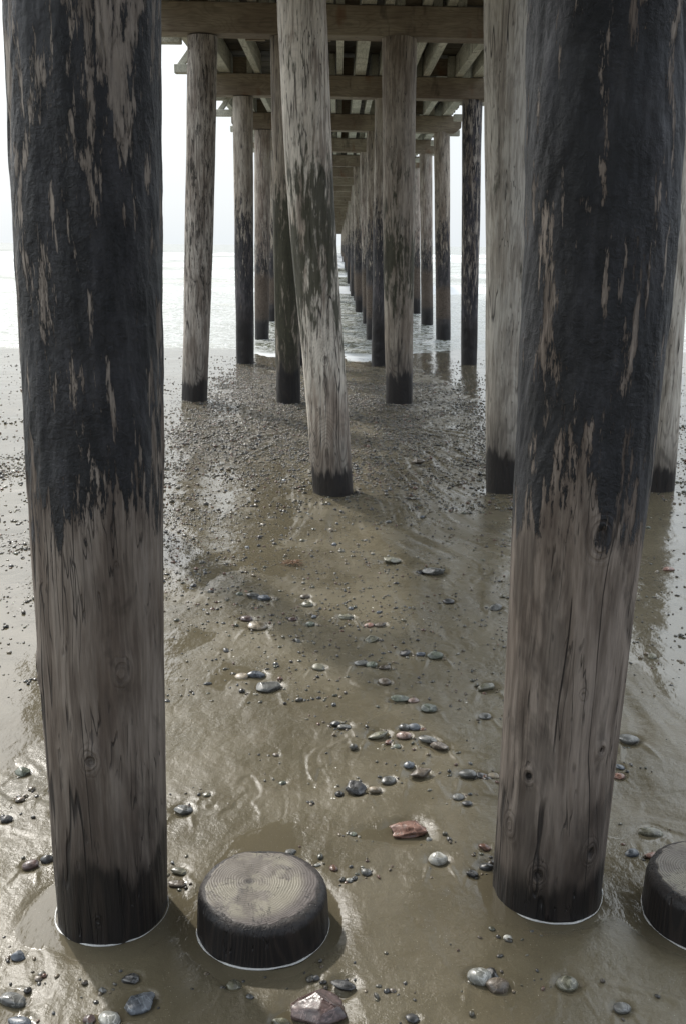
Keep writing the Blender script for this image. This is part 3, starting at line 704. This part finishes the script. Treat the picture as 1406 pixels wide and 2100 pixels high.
fo = np.maximum(fo, np.exp(-((dep-.012)/.013)**2)*.95*(1-ss(SY, 20, 22)))
fo = np.maximum(fo, .36*ss(SY, 17.2, 18.2)*(1-ss(SY, 34, 60)))
# swirls of foam round the piles standing in the water
me = mesh_np('sea', np.stack([SX.ravel(), SY.ravel(), edge.ravel()], 1), grid_faces(len(sy), len(sx)), M_sea)
fattr(me, 'foam', fo)
sea = link(bpy.data.objects.new('sea_water', me)); tag(sea, kind='structure')
print('sea', SX.shape)

# ------------------------------------------------------------------ stones
def ico(sub):
    bm = bmesh.new(); bmesh.ops.create_icosphere(bm, subdivisions=sub, radius=.5)
    bm.verts.ensure_lookup_table()
    V = np.array([v.co[:] for v in bm.verts]); F = np.array([[v.index for v in f.verts] for f in bm.faces]); bm.free(); return V, F
IC = {i: ico(i) for i in (1, 2, 3, 4, 5)}
def stone_mesh(kind, w, d, h, mat, seed):
    r = np.random.RandomState(seed)
    lv = 5 if w > .11 else 4 if w > .045 else 3
    V, F = IC[lv]; V = V.copy()
    if kind in ('rock', 'brick'):
        for _ in range(14 if kind == 'rock' else 8):       # cut flat faces
            nrm = r.randn(3); nrm /= np.linalg.norm(nrm); o = r.uniform(.30, .44)
            dd = V@nrm-o; V -= np.maximum(dd, 0)[:, None]*nrm*.92
    if kind == 'brick':
        V = np.sign(V)*np.minimum(np.abs(V), .40)
        V /= np.abs(V).max(0)*2
    if kind == 'slab': V[:, 2] = np.sign(V[:, 2])*np.abs(V[:, 2])**.85*.5**.15
    amp = .05 if kind == 'round' else .085
    s0 = seed*1.7
    for sc, a in ((2.2, 1.5), (5, .6), (11, .22), (23, .1)):
        nn = vnoise(V[:, 0]*sc+s0, V[:, 1]*sc+V[:, 2]*sc*.7, seed % 50)+vnoise(V[:, 1]*sc, V[:, 2]*sc*1.3+s0, seed % 31)
        V = V*(1+amp*a*nn*(1.7 if sc < 3 else 1))[:, None]
    V *= np.array([w, d, h])/(V.max(0)-V.min(0))
    m_ = mesh_np('stone', V, F, mat)
    return m_
for i, (x, y, w, d, h, yaw, k, c, l, g) in enumerate(stone_specs):
    o = link(bpy.data.objects.new('brick_stone' if k == 'brick' else 'stone' if w > .03 else 'pebble', stone_mesh(k, w, d, h, MS[c], i+3)))
    gz = float(slope(np.array([x]), np.array([y]))[0]); gh = float(hz(np.array([x]), np.array([y]))[0])
    o.location = (x, y, gh+h*.09); o.rotation_euler = (random.uniform(-.15, .15), random.uniform(-.12, .12), yaw)
    tag(o, l, 'stone' if w > .03 else 'pebble', g or 'stones lying on the beach')

# gravel bed: thousands of tiny pebbles nobody could count
N = 0; PX = []; PY = []; PS = []
while N < 46000:
    y = 3.6+(17.5-3.6)*rs.rand(4000)**.9; x = (rs.rand(4000)*2-1)*(.40*y+.6)
    g = gravel_density(x, y)*.95+.16*(1-.8*ss(np.abs(x), 1.4, 2.2))
    k = rs.rand(4000) < g*(.25+1.5*np.clip(fbm(x*2.5, y*2.2, 2, 95)+.3, 0, 1))
    PX.append(x[k]); PY.append(y[k]); N += k.sum()
PX = np.concatenate(PX)[:46000]; PY = np.concatenate(PY)[:46000]
# grit gathered round the bigger stones
_s = np.array([(q[0], q[1], q[2]) for q in stone_specs]); _i = rs.randint(0, len(_s), 1500)
_a = rs.rand(1500)*6.28; _r = _s[_i, 2]*(.55+2.6*rs.rand(1500)**1.5)
_x0 = len(PX); PX = np.concatenate([PX, _s[_i, 0]+_r*np.cos(_a)*1.3]); PY = np.concatenate([PY, _s[_i, 1]+_r*np.sin(_a)*.8])
keep = np.ones(len(PX), bool)
for a, b, c_ in FEET: keep &= np.hypot(PX-a, PY-b) > c_+.02
PX, PY = PX[keep], PY[keep]; n = len(PX)
PS = .004+.0075*rs.rand(n)**2+.011*(rs.rand(n) < .10)*rs.rand(n); PS *= np.where(PY < 6.5, .8, 1.1)
V1, F1 = IC[1]; V2, F2 = IC[2]
cols = np.array([STC[k] for k in ('grey', 'dark', 'blue', 'olive', 'brown', 'tan', 'green', 'red', 'pale', 'dark')])
def scatter(idx, V0, F0):
    m = len(idx); nv = len(V0)
    A = rs.rand(m)*6.28; S = np.stack([PS[idx]*2*rs.uniform(.8, 1.4, m), PS[idx]*2*rs.uniform(.6, 1, m), PS[idx]*2*rs.uniform(.35, .8, m)], 1)
    P = V0[None]*(1+.22*(rs.rand(m, nv)-.5))[:, :, None]*S[:, None, :]
    ca, sa = np.cos(A)[:, None], np.sin(A)[:, None]
    out = np.stack([P[..., 0]*ca-P[..., 1]*sa+PX[idx][:, None], P[..., 0]*sa+P[..., 1]*ca+PY[idx][:, None], P[..., 2]+(hz(PX[idx], PY[idx])+S[:, 2]*.22)[:, None]], -1)
    Fs = (F0[None]+(np.arange(m)*nv)[:, None, None]).reshape(-1, 3)
    cc = cols[rs.randint(0, len(cols), m)]*rs.uniform(.6, 1.2, (m, 1))*np.array([1.0, .94, .82])
    return out.reshape(-1, 3), Fs, np.repeat(cc, nv, 0)
near_i = np.nonzero(PY < 7.5)[0]; far_i = np.nonzero(PY >= 7.5)[0]
a1, f1, c1 = scatter(near_i, V2, F2); a2, f2, c2 = scatter(far_i, V1, F1)
me = mesh_np('gravel', np.concatenate([a1, a2]), np.concatenate([f1, f2+len(a1)]), M_gravel); cattr(me, 'col', np.concatenate([c1, c2]))
gv = link(bpy.data.objects.new('gravel', me)); tag(gv, 'band of small wet gravel across the sand under the pier', 'gravel', kind='stuff')

# broken shell bits
shellm = NT('shell_white'); shellm = shellm.final((.62, .6, .54), .35)
SH = [(.86, 3.62, .03, 'pale hollow shell near the right front pile in the sand'),]
for i in range(16):
    y = rs.uniform(2.9, 5.2); x = rs.uniform(-.5, .75)*(y/4)
    SH.append((x, y, rs.uniform(.007, .012), None))
for i, (x, y, w, l) in enumerate(SH):
    if not clear_of_feet(x, y, w): continue
    V, F = IC[2]; V = V.copy(); V[:, 2] = np.where(V[:, 2] > 0, V[:, 2], V[:, 2]*.2)
    V = V*(1+.3*(vnoise(V[:, 0]*4+i, V[:, 1]*4, i)))[:, None]; V[:, 2] -= .25*np.exp(-((V[:, 0]**2+V[:, 1]**2)/.03))*(V[:, 2] > 0)
    V *= np.array([w, w*.7, w*.25])
    o = link(bpy.data.objects.new('shell_fragment', mesh_np('shell', V, F, shellm)))
    o.location = (x, y, float(hz(np.array([x]), np.array([y]))[0])+w*.03); o.rotation_euler = (0, 0, i*1.3)
    if l: tag(o, l, 'shell')
    else: tag(o, 'tiny white shell chip on the open sand between the piles', 'shell', 'tiny white shell chips on the sand')

# orange weed tuft
wm = NT('orange_weed').final((.17, .085, .04), .5)
V = []; F = []
for i in range(26):
    a = rs.rand()*6.28; L = rs.uniform(.03, .075); h0 = rs.uniform(.004, .02); w = .0022
    p0 = np.array([rs.uniform(-.02, .02), rs.uniform(-.02, .02), .002]); prev = None
    for j in range(7):
        t = j/6; aa = a+t*rs.uniform(-.5, .5)
        c_ = p0+np.array([math.cos(aa)*L*t, math.sin(aa)*L*t*.8, h0*math.sin(t*PI)+.004*(1-t)])
        pr = np.array([-math.sin(aa), math.cos(aa), 0])*w*(1-t*.6)
        b = len(V); V += [c_-pr, c_+np.array([0, 0, w]), c_+pr]
        if prev is not None: F += [[prev, b, b+1, prev+1], [prev+1, b+1, b+2, prev+2], [prev+2, b+2, b, prev]]
        prev = b
o = link(bpy.data.objects.new('seaweed', mesh_np('seaweed', np.array(V), np.array(F), wm)))
o.location = (-.25, 5.40, float(hz(np.array([-.25]), np.array([5.4]))[0])+.004)
tag(o, 'tuft of orange seaweed beside grey stones in the middle sand', 'seaweed')

# ------------------------------------------------------------------ pier
pier = link(bpy.data.objects.new('pier', None)); pier.location = (.1, ROW[0], 0)
tag(pier, 'wooden pier on rows of round timber piles running out over the surf', 'pier')
PL = Vector(pier.location)
def part(name, me, wloc, parent=pier, rot=(0, 0, 0), plabel=None):
    o = bpy.data.objects.new(name, me); scn.collection.objects.link(o); o.parent = parent
    pw = PL if parent is pier else PL+Vector(parent.location)
    o.location = Vector(wloc)-pw; o.rotation_euler = rot
    if plabel: o['label'] = plabel
    return o
BEAM_Z = 3.93
def pile_mesh(pts, mat, seed, nseg, nring, bot=-.35, top=BEAM_Z, lump=0.0, knots=()):
    pts = sorted(pts); zs = np.array([p[0] for p in pts]); xs_ = np.array([p[1] for p in pts]); rr = np.array([p[2] for p in pts])
    def ex(z, v):
        out = np.interp(z, zs, v)
        k = (v[-1]-v[-2])/(zs[-1]-zs[-2]); out = np.where(z > zs[-1], v[-1]+k*(z-zs[-1])*(.6 if v is rr else 1), out)
        k = (v[1]-v[0])/(zs[1]-zs[0]); return np.where(z < zs[0], v[0]+k*(z-zs[0]), out)
    z = np.linspace(bot, top, nring); x0 = float(ex(np.array([0.]), xs_)[0])
    # soften the centre line
    cx = ex(z, xs_); rad_ = ex(z, rr)
    kz = np.ones(max(1, nring//14))/max(1, nring//14)
    if len(kz) > 1:
        pad = len(kz)//2
        cx = np.convolve(np.pad(cx, (pad, len(kz)-1-pad), 'edge'), kz, 'valid')
        rad_ = np.convolve(np.pad(rad_, (pad, len(kz)-1-pad), 'edge'), kz, 'valid')
    th = np.linspace(0, 2*PI, nseg, endpoint=False)
    T, Zg = np.meshgrid(th, z)
    u, v = np.cos(T), np.sin(T)
    dr = .007*(fbm(u*1.3+seed, Zg*1.1+v*1.3, 3, seed)+fbm(v*1.3+4, Zg*.9+u, 2, seed+7))
    dr += .0035*(vnoise(T*8/PI*2, Zg*1.5, seed+3)*np.minimum(1, 2*np.abs(np.sin(T/2))))
    dr += .0018*(fbm(u*9, v*9+Zg*7, 3, seed+9))
    if lump: dr += lump*ss(Zg, 1.0, 1.3)*(fbm(u*5+v*3, Zg*13+v*6, 4, seed+13)*1.1)
    for ka, kb, kz_, kr, kd in knots:
        t0 = math.atan2(kb, ka); dd = ((np.angle(np.exp(1j*(T-t0)))*.155)**2+((Zg-kz_)*.75)**2)
        dr += .010*np.exp(-dd/(2*(kr*1.3)**2))-.014*kd*np.exp(-dd/(2*(kr*.4)**2))
    R = rad_[:, None]+dr
    V = np.stack([(cx[:, None]-x0)+R*u, R*v, Zg], -1).reshape(-1, 3)
    F = grid_faces(nring, nseg, True)
    me = mesh_np('piling', V, F, mat)
    return me, x0
def sky_glint_ring(parent, x, y, r, zc, th=.0035, name='sky_glint_ring'):  # thin pale ring standing in for sky reflected at the water's edge
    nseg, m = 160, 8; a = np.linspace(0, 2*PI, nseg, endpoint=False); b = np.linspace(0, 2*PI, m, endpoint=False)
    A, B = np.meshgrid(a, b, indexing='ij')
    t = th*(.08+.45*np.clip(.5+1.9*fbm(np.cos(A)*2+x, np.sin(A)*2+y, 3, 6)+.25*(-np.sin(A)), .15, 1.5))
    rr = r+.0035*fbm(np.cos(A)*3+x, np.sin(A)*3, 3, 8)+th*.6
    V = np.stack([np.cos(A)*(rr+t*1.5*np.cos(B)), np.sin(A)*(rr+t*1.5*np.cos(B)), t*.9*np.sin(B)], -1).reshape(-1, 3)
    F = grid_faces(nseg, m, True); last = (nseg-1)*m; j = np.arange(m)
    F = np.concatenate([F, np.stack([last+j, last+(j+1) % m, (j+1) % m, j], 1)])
    o = bpy.data.objects.new(name, mesh_np(name, V, F, M_glint)); scn.collection.objects.link(o); o.parent = parent
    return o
KN = {'0a': [kn(0, .153, 3, .535, .02, .5), kn(0, .154, -62, .74, .018, .8), kn(0, .154, 34, .76, .02, .15)],
      '0b': [kn(0, .165, 6, 1.1, .034, .3), kn(0, .153, 30, .505, .012, 1), kn(0, .151, 28, .205, .02, .75), kn(0, .151, -24, .135, .02, .8), kn(0, .152, -40, .42, .014, .9), kn(0, .151, -58, .25, .022, .2)],
      '1b': [kn(0, .152, 15, .98, .022, .4), kn(0, .152, -15, .62, .016, .5)]}
LAB = {
'0a': 'thick tarred pile in the left foreground, black above and brown below',
'0b': 'thick tarred pile in the right foreground with large knots near its foot',
'1b': 'pale weathered pile leaning left in the middle of the view',
'1c': 'smooth grey pile half hidden behind the left side of the right foreground pile',
'1d': 'pale pile showing only along the right side of the right foreground pile',
'2a': 'pale pile with black streaks, second from the left edge',
'2b': 'dark green-black pile just left of the pale leaning pile',
'2c': 'brown-grey pile with a dark middle, right of the leaning pile',
'3a': 'yellowish pile with a black lower half, right of the black streaked pile',
'3c': 'thin black-footed pile just left of the brown-grey pile',
'3d': 'dark pile standing in shallow water left of the smooth grey pile',
'4d': 'barnacled dark pile in the water left of the dark shallow-water pile',
'4a': 'pinkish grey pile with its foot in the surf, left of the green-black pile'}
MAT = {'1a': '2a', '1d': '1c', '2d': '2a', '3a': '3', '3b': '3', '3c': '3', '4a': '5', '4b': '4', '4c': '4', '4d': '4', '5a': '4', '5c': '5', '5d': '5', '6c': '4', '6d': '5'}
for i in range(5, 21):
    for k, xx in (('a', -1.62), ('b', -.6), ('c', .66), ('d', 2.15)):
        key = f'{i}{k}'
        if key in PILES: continue
        dx = rs.uniform(-.07, .07)
        PILES[key] = (ROW[i], [(-.2, xx+dx+rs.uniform(-.05, .05), .135), (3.93, xx+dx, .155)])
        MAT[key] = ['4', '5', '3'][(i+ord(k)) % 3]
si = 0
for key, (yy, pts) in PILES.items():
    si += 1
    d = yy
    ns, nr = (320, 900) if d < 3 else (160, 360) if d < 8 else (96, 160) if d < 13 else (48, 70) if d < 30 else (24, 24)
    mat = MP[MAT.get(key, key)]
    bot = -.12 if d < 14 else -.6 if d < 20 else -1.6 if d < 60 else -2.6
    me, x0 = pile_mesh(pts, mat, si % 40, ns, nr, bot=bot, lump=.004 if d < 3 else 0, knots=KN.get(key, ()))
    o = part('piling', me, (x0, yy, 0), plabel=LAB.get(key))
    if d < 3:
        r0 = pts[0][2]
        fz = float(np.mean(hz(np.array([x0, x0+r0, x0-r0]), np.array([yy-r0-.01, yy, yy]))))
        f_ = sky_glint_ring(o, x0, yy, r0+.001, fz, .0034 if d < 3 else .0028); f_.location = (0, 0, fz+.001)

# the pier runs on past the hundred nearest piles
allV = []; allF = []; nb = 0
for i in range(21, 46):
    for xx in (-1.62, -.6, .66, 2.15):
        me, x0 = pile_mesh([(-.2, xx+rs.uniform(-.1, .1), .135), (3.93, xx, .155)], None, i % 40, 12, 8, bot=-4)
        v = np.array([w.co[:] for w in me.vertices]); v[:, 0] += x0-.1; v[:, 1] += 11.76+4.57*(i-2)-ROW[0]
        allV.append(v); allF.append(grid_faces(8, 12, True)+nb); nb += len(v); bpy.data.meshes.remove(me)
o = part('piling', mesh_np('far_pilings', np.concatenate(allV), np.concatenate(allF), MP['4']), (.1, ROW[0], 0)); o['kind'] = 'stuff'; o['label'] = 'farthest rows of piles at the vanishing point'

def boxes_mesh(name, L, mat, bev=.006):
    """L: list of (cx,cy,cz,sx,sy,sz) boxes, each with bevelled edges, in one mesh"""
    bm = bmesh.new()
    for cx, cy, cz, a, b, c in L:
        r = bmesh.ops.create_cube(bm, size=1)
        for v in r['verts']: v.co = Vector((v.co.x*a+cx, v.co.y*b+cy, v.co.z*c+cz))
    if bev: bmesh.ops.bevel(bm, geom=list(bm.edges), offset=bev, segments=2, affect='EDGES', profile=.6)
    me = bpy.data.meshes.new(name); bm.to_mesh(me); bm.free(); me.materials.append(mat)
    return me
BH = .30; BW = .32
def beam_mesh(half, seed):
    bm = bmesh.new(); N_ = 40
    prof = [(-BW/2, 0), (BW/2, 0), (BW/2, BH), (-BW/2, BH)]
    rings = []
    for i in range(N_+1):
        x = -half+2*half*i/N_
        ring = []
        for a, c in prof:
            zz_ = c
            if c == 0: zz_ = max(0, .10-(half-abs(x)))*.9       # chamfered lower end corners
            ring.append(bm.verts.new((x, a+.004*vnoise(x*1.7, a*3+seed, seed), zz_+.004*float(vnoise(x*1.3, c*5+seed, seed+2)))))
        rings.append(ring)
    for i in range(N_):
        for j in range(4): bm.faces.new((rings[i][j], rings[i+1][j], rings[i+1][(j+1) % 4], rings[i][(j+1) % 4]))
    bm.faces.new(rings[0]); bm.faces.new(rings[-1][::-1])
    bmesh.ops.recalc_face_normals(bm, faces=bm.faces)
    el = [e for e in bm.edges if len(e.link_faces) == 2 and e.calc_face_angle(0) > .7]
    bmesh.ops.bevel(bm, geom=el, offset=.009, segments=2, affect='EDGES')
    me = bpy.data.meshes.new('cross_beam'); bm.to_mesh(me); bm.free(); me.materials.append(M_beam); return me
beams = [beam_mesh(2.24, i) for i in range(4)]
for i, yy in enumerate(ROW):
    part('cross_beam', beams[i % 4], (.13+(.0 if i != 4 else .0), yy, BEAM_Z), rot=(0, rad(.55), rad(.15*((i*7) % 5-2))))
o = part('cross_beam', boxes_mesh('far_beams', [(.03, 4.57*(i-20), BH/2, 4.48, BW, BH) for i in range(21, 46)], M_beam, 0), (.1, ROW[-1], BEAM_Z)); o['kind'] = 'stuff'; o['label'] = 'farthest cross beams at the vanishing point'
# joists: lapped over each beam
JT = BEAM_Z+BH; JH = .30
JX = [(-2.02, .09), (-1.73, .17), (-1.30, .09), (-.88, .1), (-.48, .15), (-.06, .09), (.30, .16), (.58, .1), (.98, .1), (1.24, .1), (1.73, .11), (2.08, .17)]
jm = {}
for w in set(b for a, b in JX): jm[w] = boxes_mesh('joist', [(0, 0, JH/2, w, BAY+.22, JH)], M_joist, .006)
ybays = [ROW[0]-BAY]+ROW
for i in range(0, 8):
    y0 = ybays[i]; y1 = ybays[i+1]
    for a, b in JX:
        lap = .058*(1 if i % 2 else -1) if b < .12 else (.088 if i % 2 else -.088)
        if b > .12: lap = .0
        o = part('joist', jm[b], (a+lap+.0, (y0+y1)/2, JT+.012-a*.0096), rot=(0, 0, 0))
        o.scale = (1, (y1-y0-.01 if b > .12 else y1-y0+.2)/(BAY+.22), 1)
L = []
for i in range(8, 21):
    y0, y1 = ybays[i], ybays[i+1]
    for a, b in JX: L.append((a, (y0+y1)/2, JH/2-a*.0096, b, y1-y0-.01, JH))
o = part('joist', boxes_mesh('joist_rows', [(a-.1, b-ROW[0], c, d, e, f) for a, b, c, d, e, f in L], M_joist, 0), (.1, ROW[0], JT+.012)); o['kind'] = 'stuff'; o['label'] = 'rows of joists under the far bays of the pier'
# solid blocking between joists, at the beams and mid-bay
for i in range(1, 6):
    y0 = ybays[i+1]
    for (xa, xb, yo, hh) in ((-1.22, -.95, 2.0, .26), (-.40, -.12, 2.0, .26), (1.31, 1.66, .0, .24), (.67, .91, .0, .24), (-1.62, -1.36, .0, .24), (.01, .2, .0, .24)):
        part('blocking', boxes_mesh('blocking', [(0, 0, hh/2, xb-xa, .06, hh)], M_beam, .004), ((xa+xb)/2, y0+yo, JT+.028))
# deck boards
L = []; y = -5.5
while y < ROW[-1]+115:
    w = .142+.006*math.sin(y*31); x_off = .03*math.sin(y*57)
    L.append((.03+x_off, y-ROW[0], .04+.003*math.sin(y*13), 4.62, w, .07)); y += w+.011
me = boxes_mesh('deck_boards', L, M_deck, 0)
part('deck', me, (.1, ROW[0], JT+JH+.018), rot=(0, rad(.55), 0))
# outriggers with raking struts along both edges
om = boxes_mesh('outrigger', [(0, 0, 0, .40, .14, .11)], M_joist, .012)
def strut_mesh(L_):
    return boxes_mesh('strut', [(0, 0, L_/2, .08, .09, L_)], M_joist, .006)
stm = strut_mesh(.40)
for i in range(1, 14):
    for off in (.55, 2.6):
        for sd in (-1, 1):
            xo = -2.2+.2 if sd < 0 else 2.42-.2
            ob = part('outrigger', om, (xo, ybays[i+1]+off, 3.99-(xo*.0096)))
            st = bpy.data.objects.new('strut', stm); scn.collection.objects.link(st); st.parent = ob
            st.location = (sd*.13, 0, .03); st.rotation_euler = (0, -sd*rad(38), 0)

# ------------------------------------------------------------------ cut stumps
def stump(x, y, r, h, seed, label, tilt):
    o = link(bpy.data.objects.new('stump', None)); o.location = (x, y, 0)
    tag(o, label, 'stump', 'sawn-off pile stumps in the front sand')
    nseg = 256; th = np.linspace(0, 2*PI, nseg, endpoint=False); u, v = np.cos(th), np.sin(th)
    base = r*(1+.018*fbm(u*1.5+seed, v*1.5, 2, seed)+.008*vnoise(u*7, v*7, seed+1))
    rows = []
    Zs = np.concatenate([np.linspace(-.1, h*.78, 60), h*.78+(h*.22)*np.sin(np.linspace(0, PI/2, 12))[1:]])
    for z in Zs:
        t = max(0, (z-h*.76)/(h*.24)); k = 1-.03*z/h-.13*(1-math.sqrt(max(0, 1-t**2)))*(1+.75*fbm(u*3, v*3, 4, seed+5))
        rr = base*k+.0015*fbm(u*14, v*14+z*3, 3, seed+6)
        rows.append(np.stack([rr*u, rr*v, np.full(nseg, z)+(tilt[0]*u+tilt[1]*v)*max(0, z/h)*r], 1))
    V = np.concatenate(rows); F = grid_faces(len(Zs), nseg, True)
    b = bpy.data.objects.new('trunk', mesh_np('trunk', V, F, MP['stump'])); link(b, o)
    rim = rows[-1]; tr = [rim]
    for q in np.linspace(1, 0, 60)[1:]:
        p = rim*np.array([q, q, 1]); p[:, 2] = (rim[:, 2]-h)*q+h+.0015-.004*(1-q)*0+.0022*fbm(p[:, 0]*22, p[:, 1]*22, 3, seed+8)*(1-q**6)
        tr.append(p)
    tr = np.concatenate(tr)
    t_ = bpy.data.objects.new('sawn_top', mesh_np('sawn_top', tr, grid_faces(60, nseg, True), M_stop)); link(t_, o)
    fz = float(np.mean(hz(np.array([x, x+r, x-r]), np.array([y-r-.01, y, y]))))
    f_ = sky_glint_ring(o, x, y, r*.995, fz, .0034); f_.location = (0, 0, fz+.001)
stump(*STUMPS[0], 3, 'low sawn-off stump with sandy growth rings between the two front piles', (-.02, .03))
stump(*STUMPS[1], 8, 'sawn-off stump cut by the right picture edge beside the right front pile', (.0, .02))
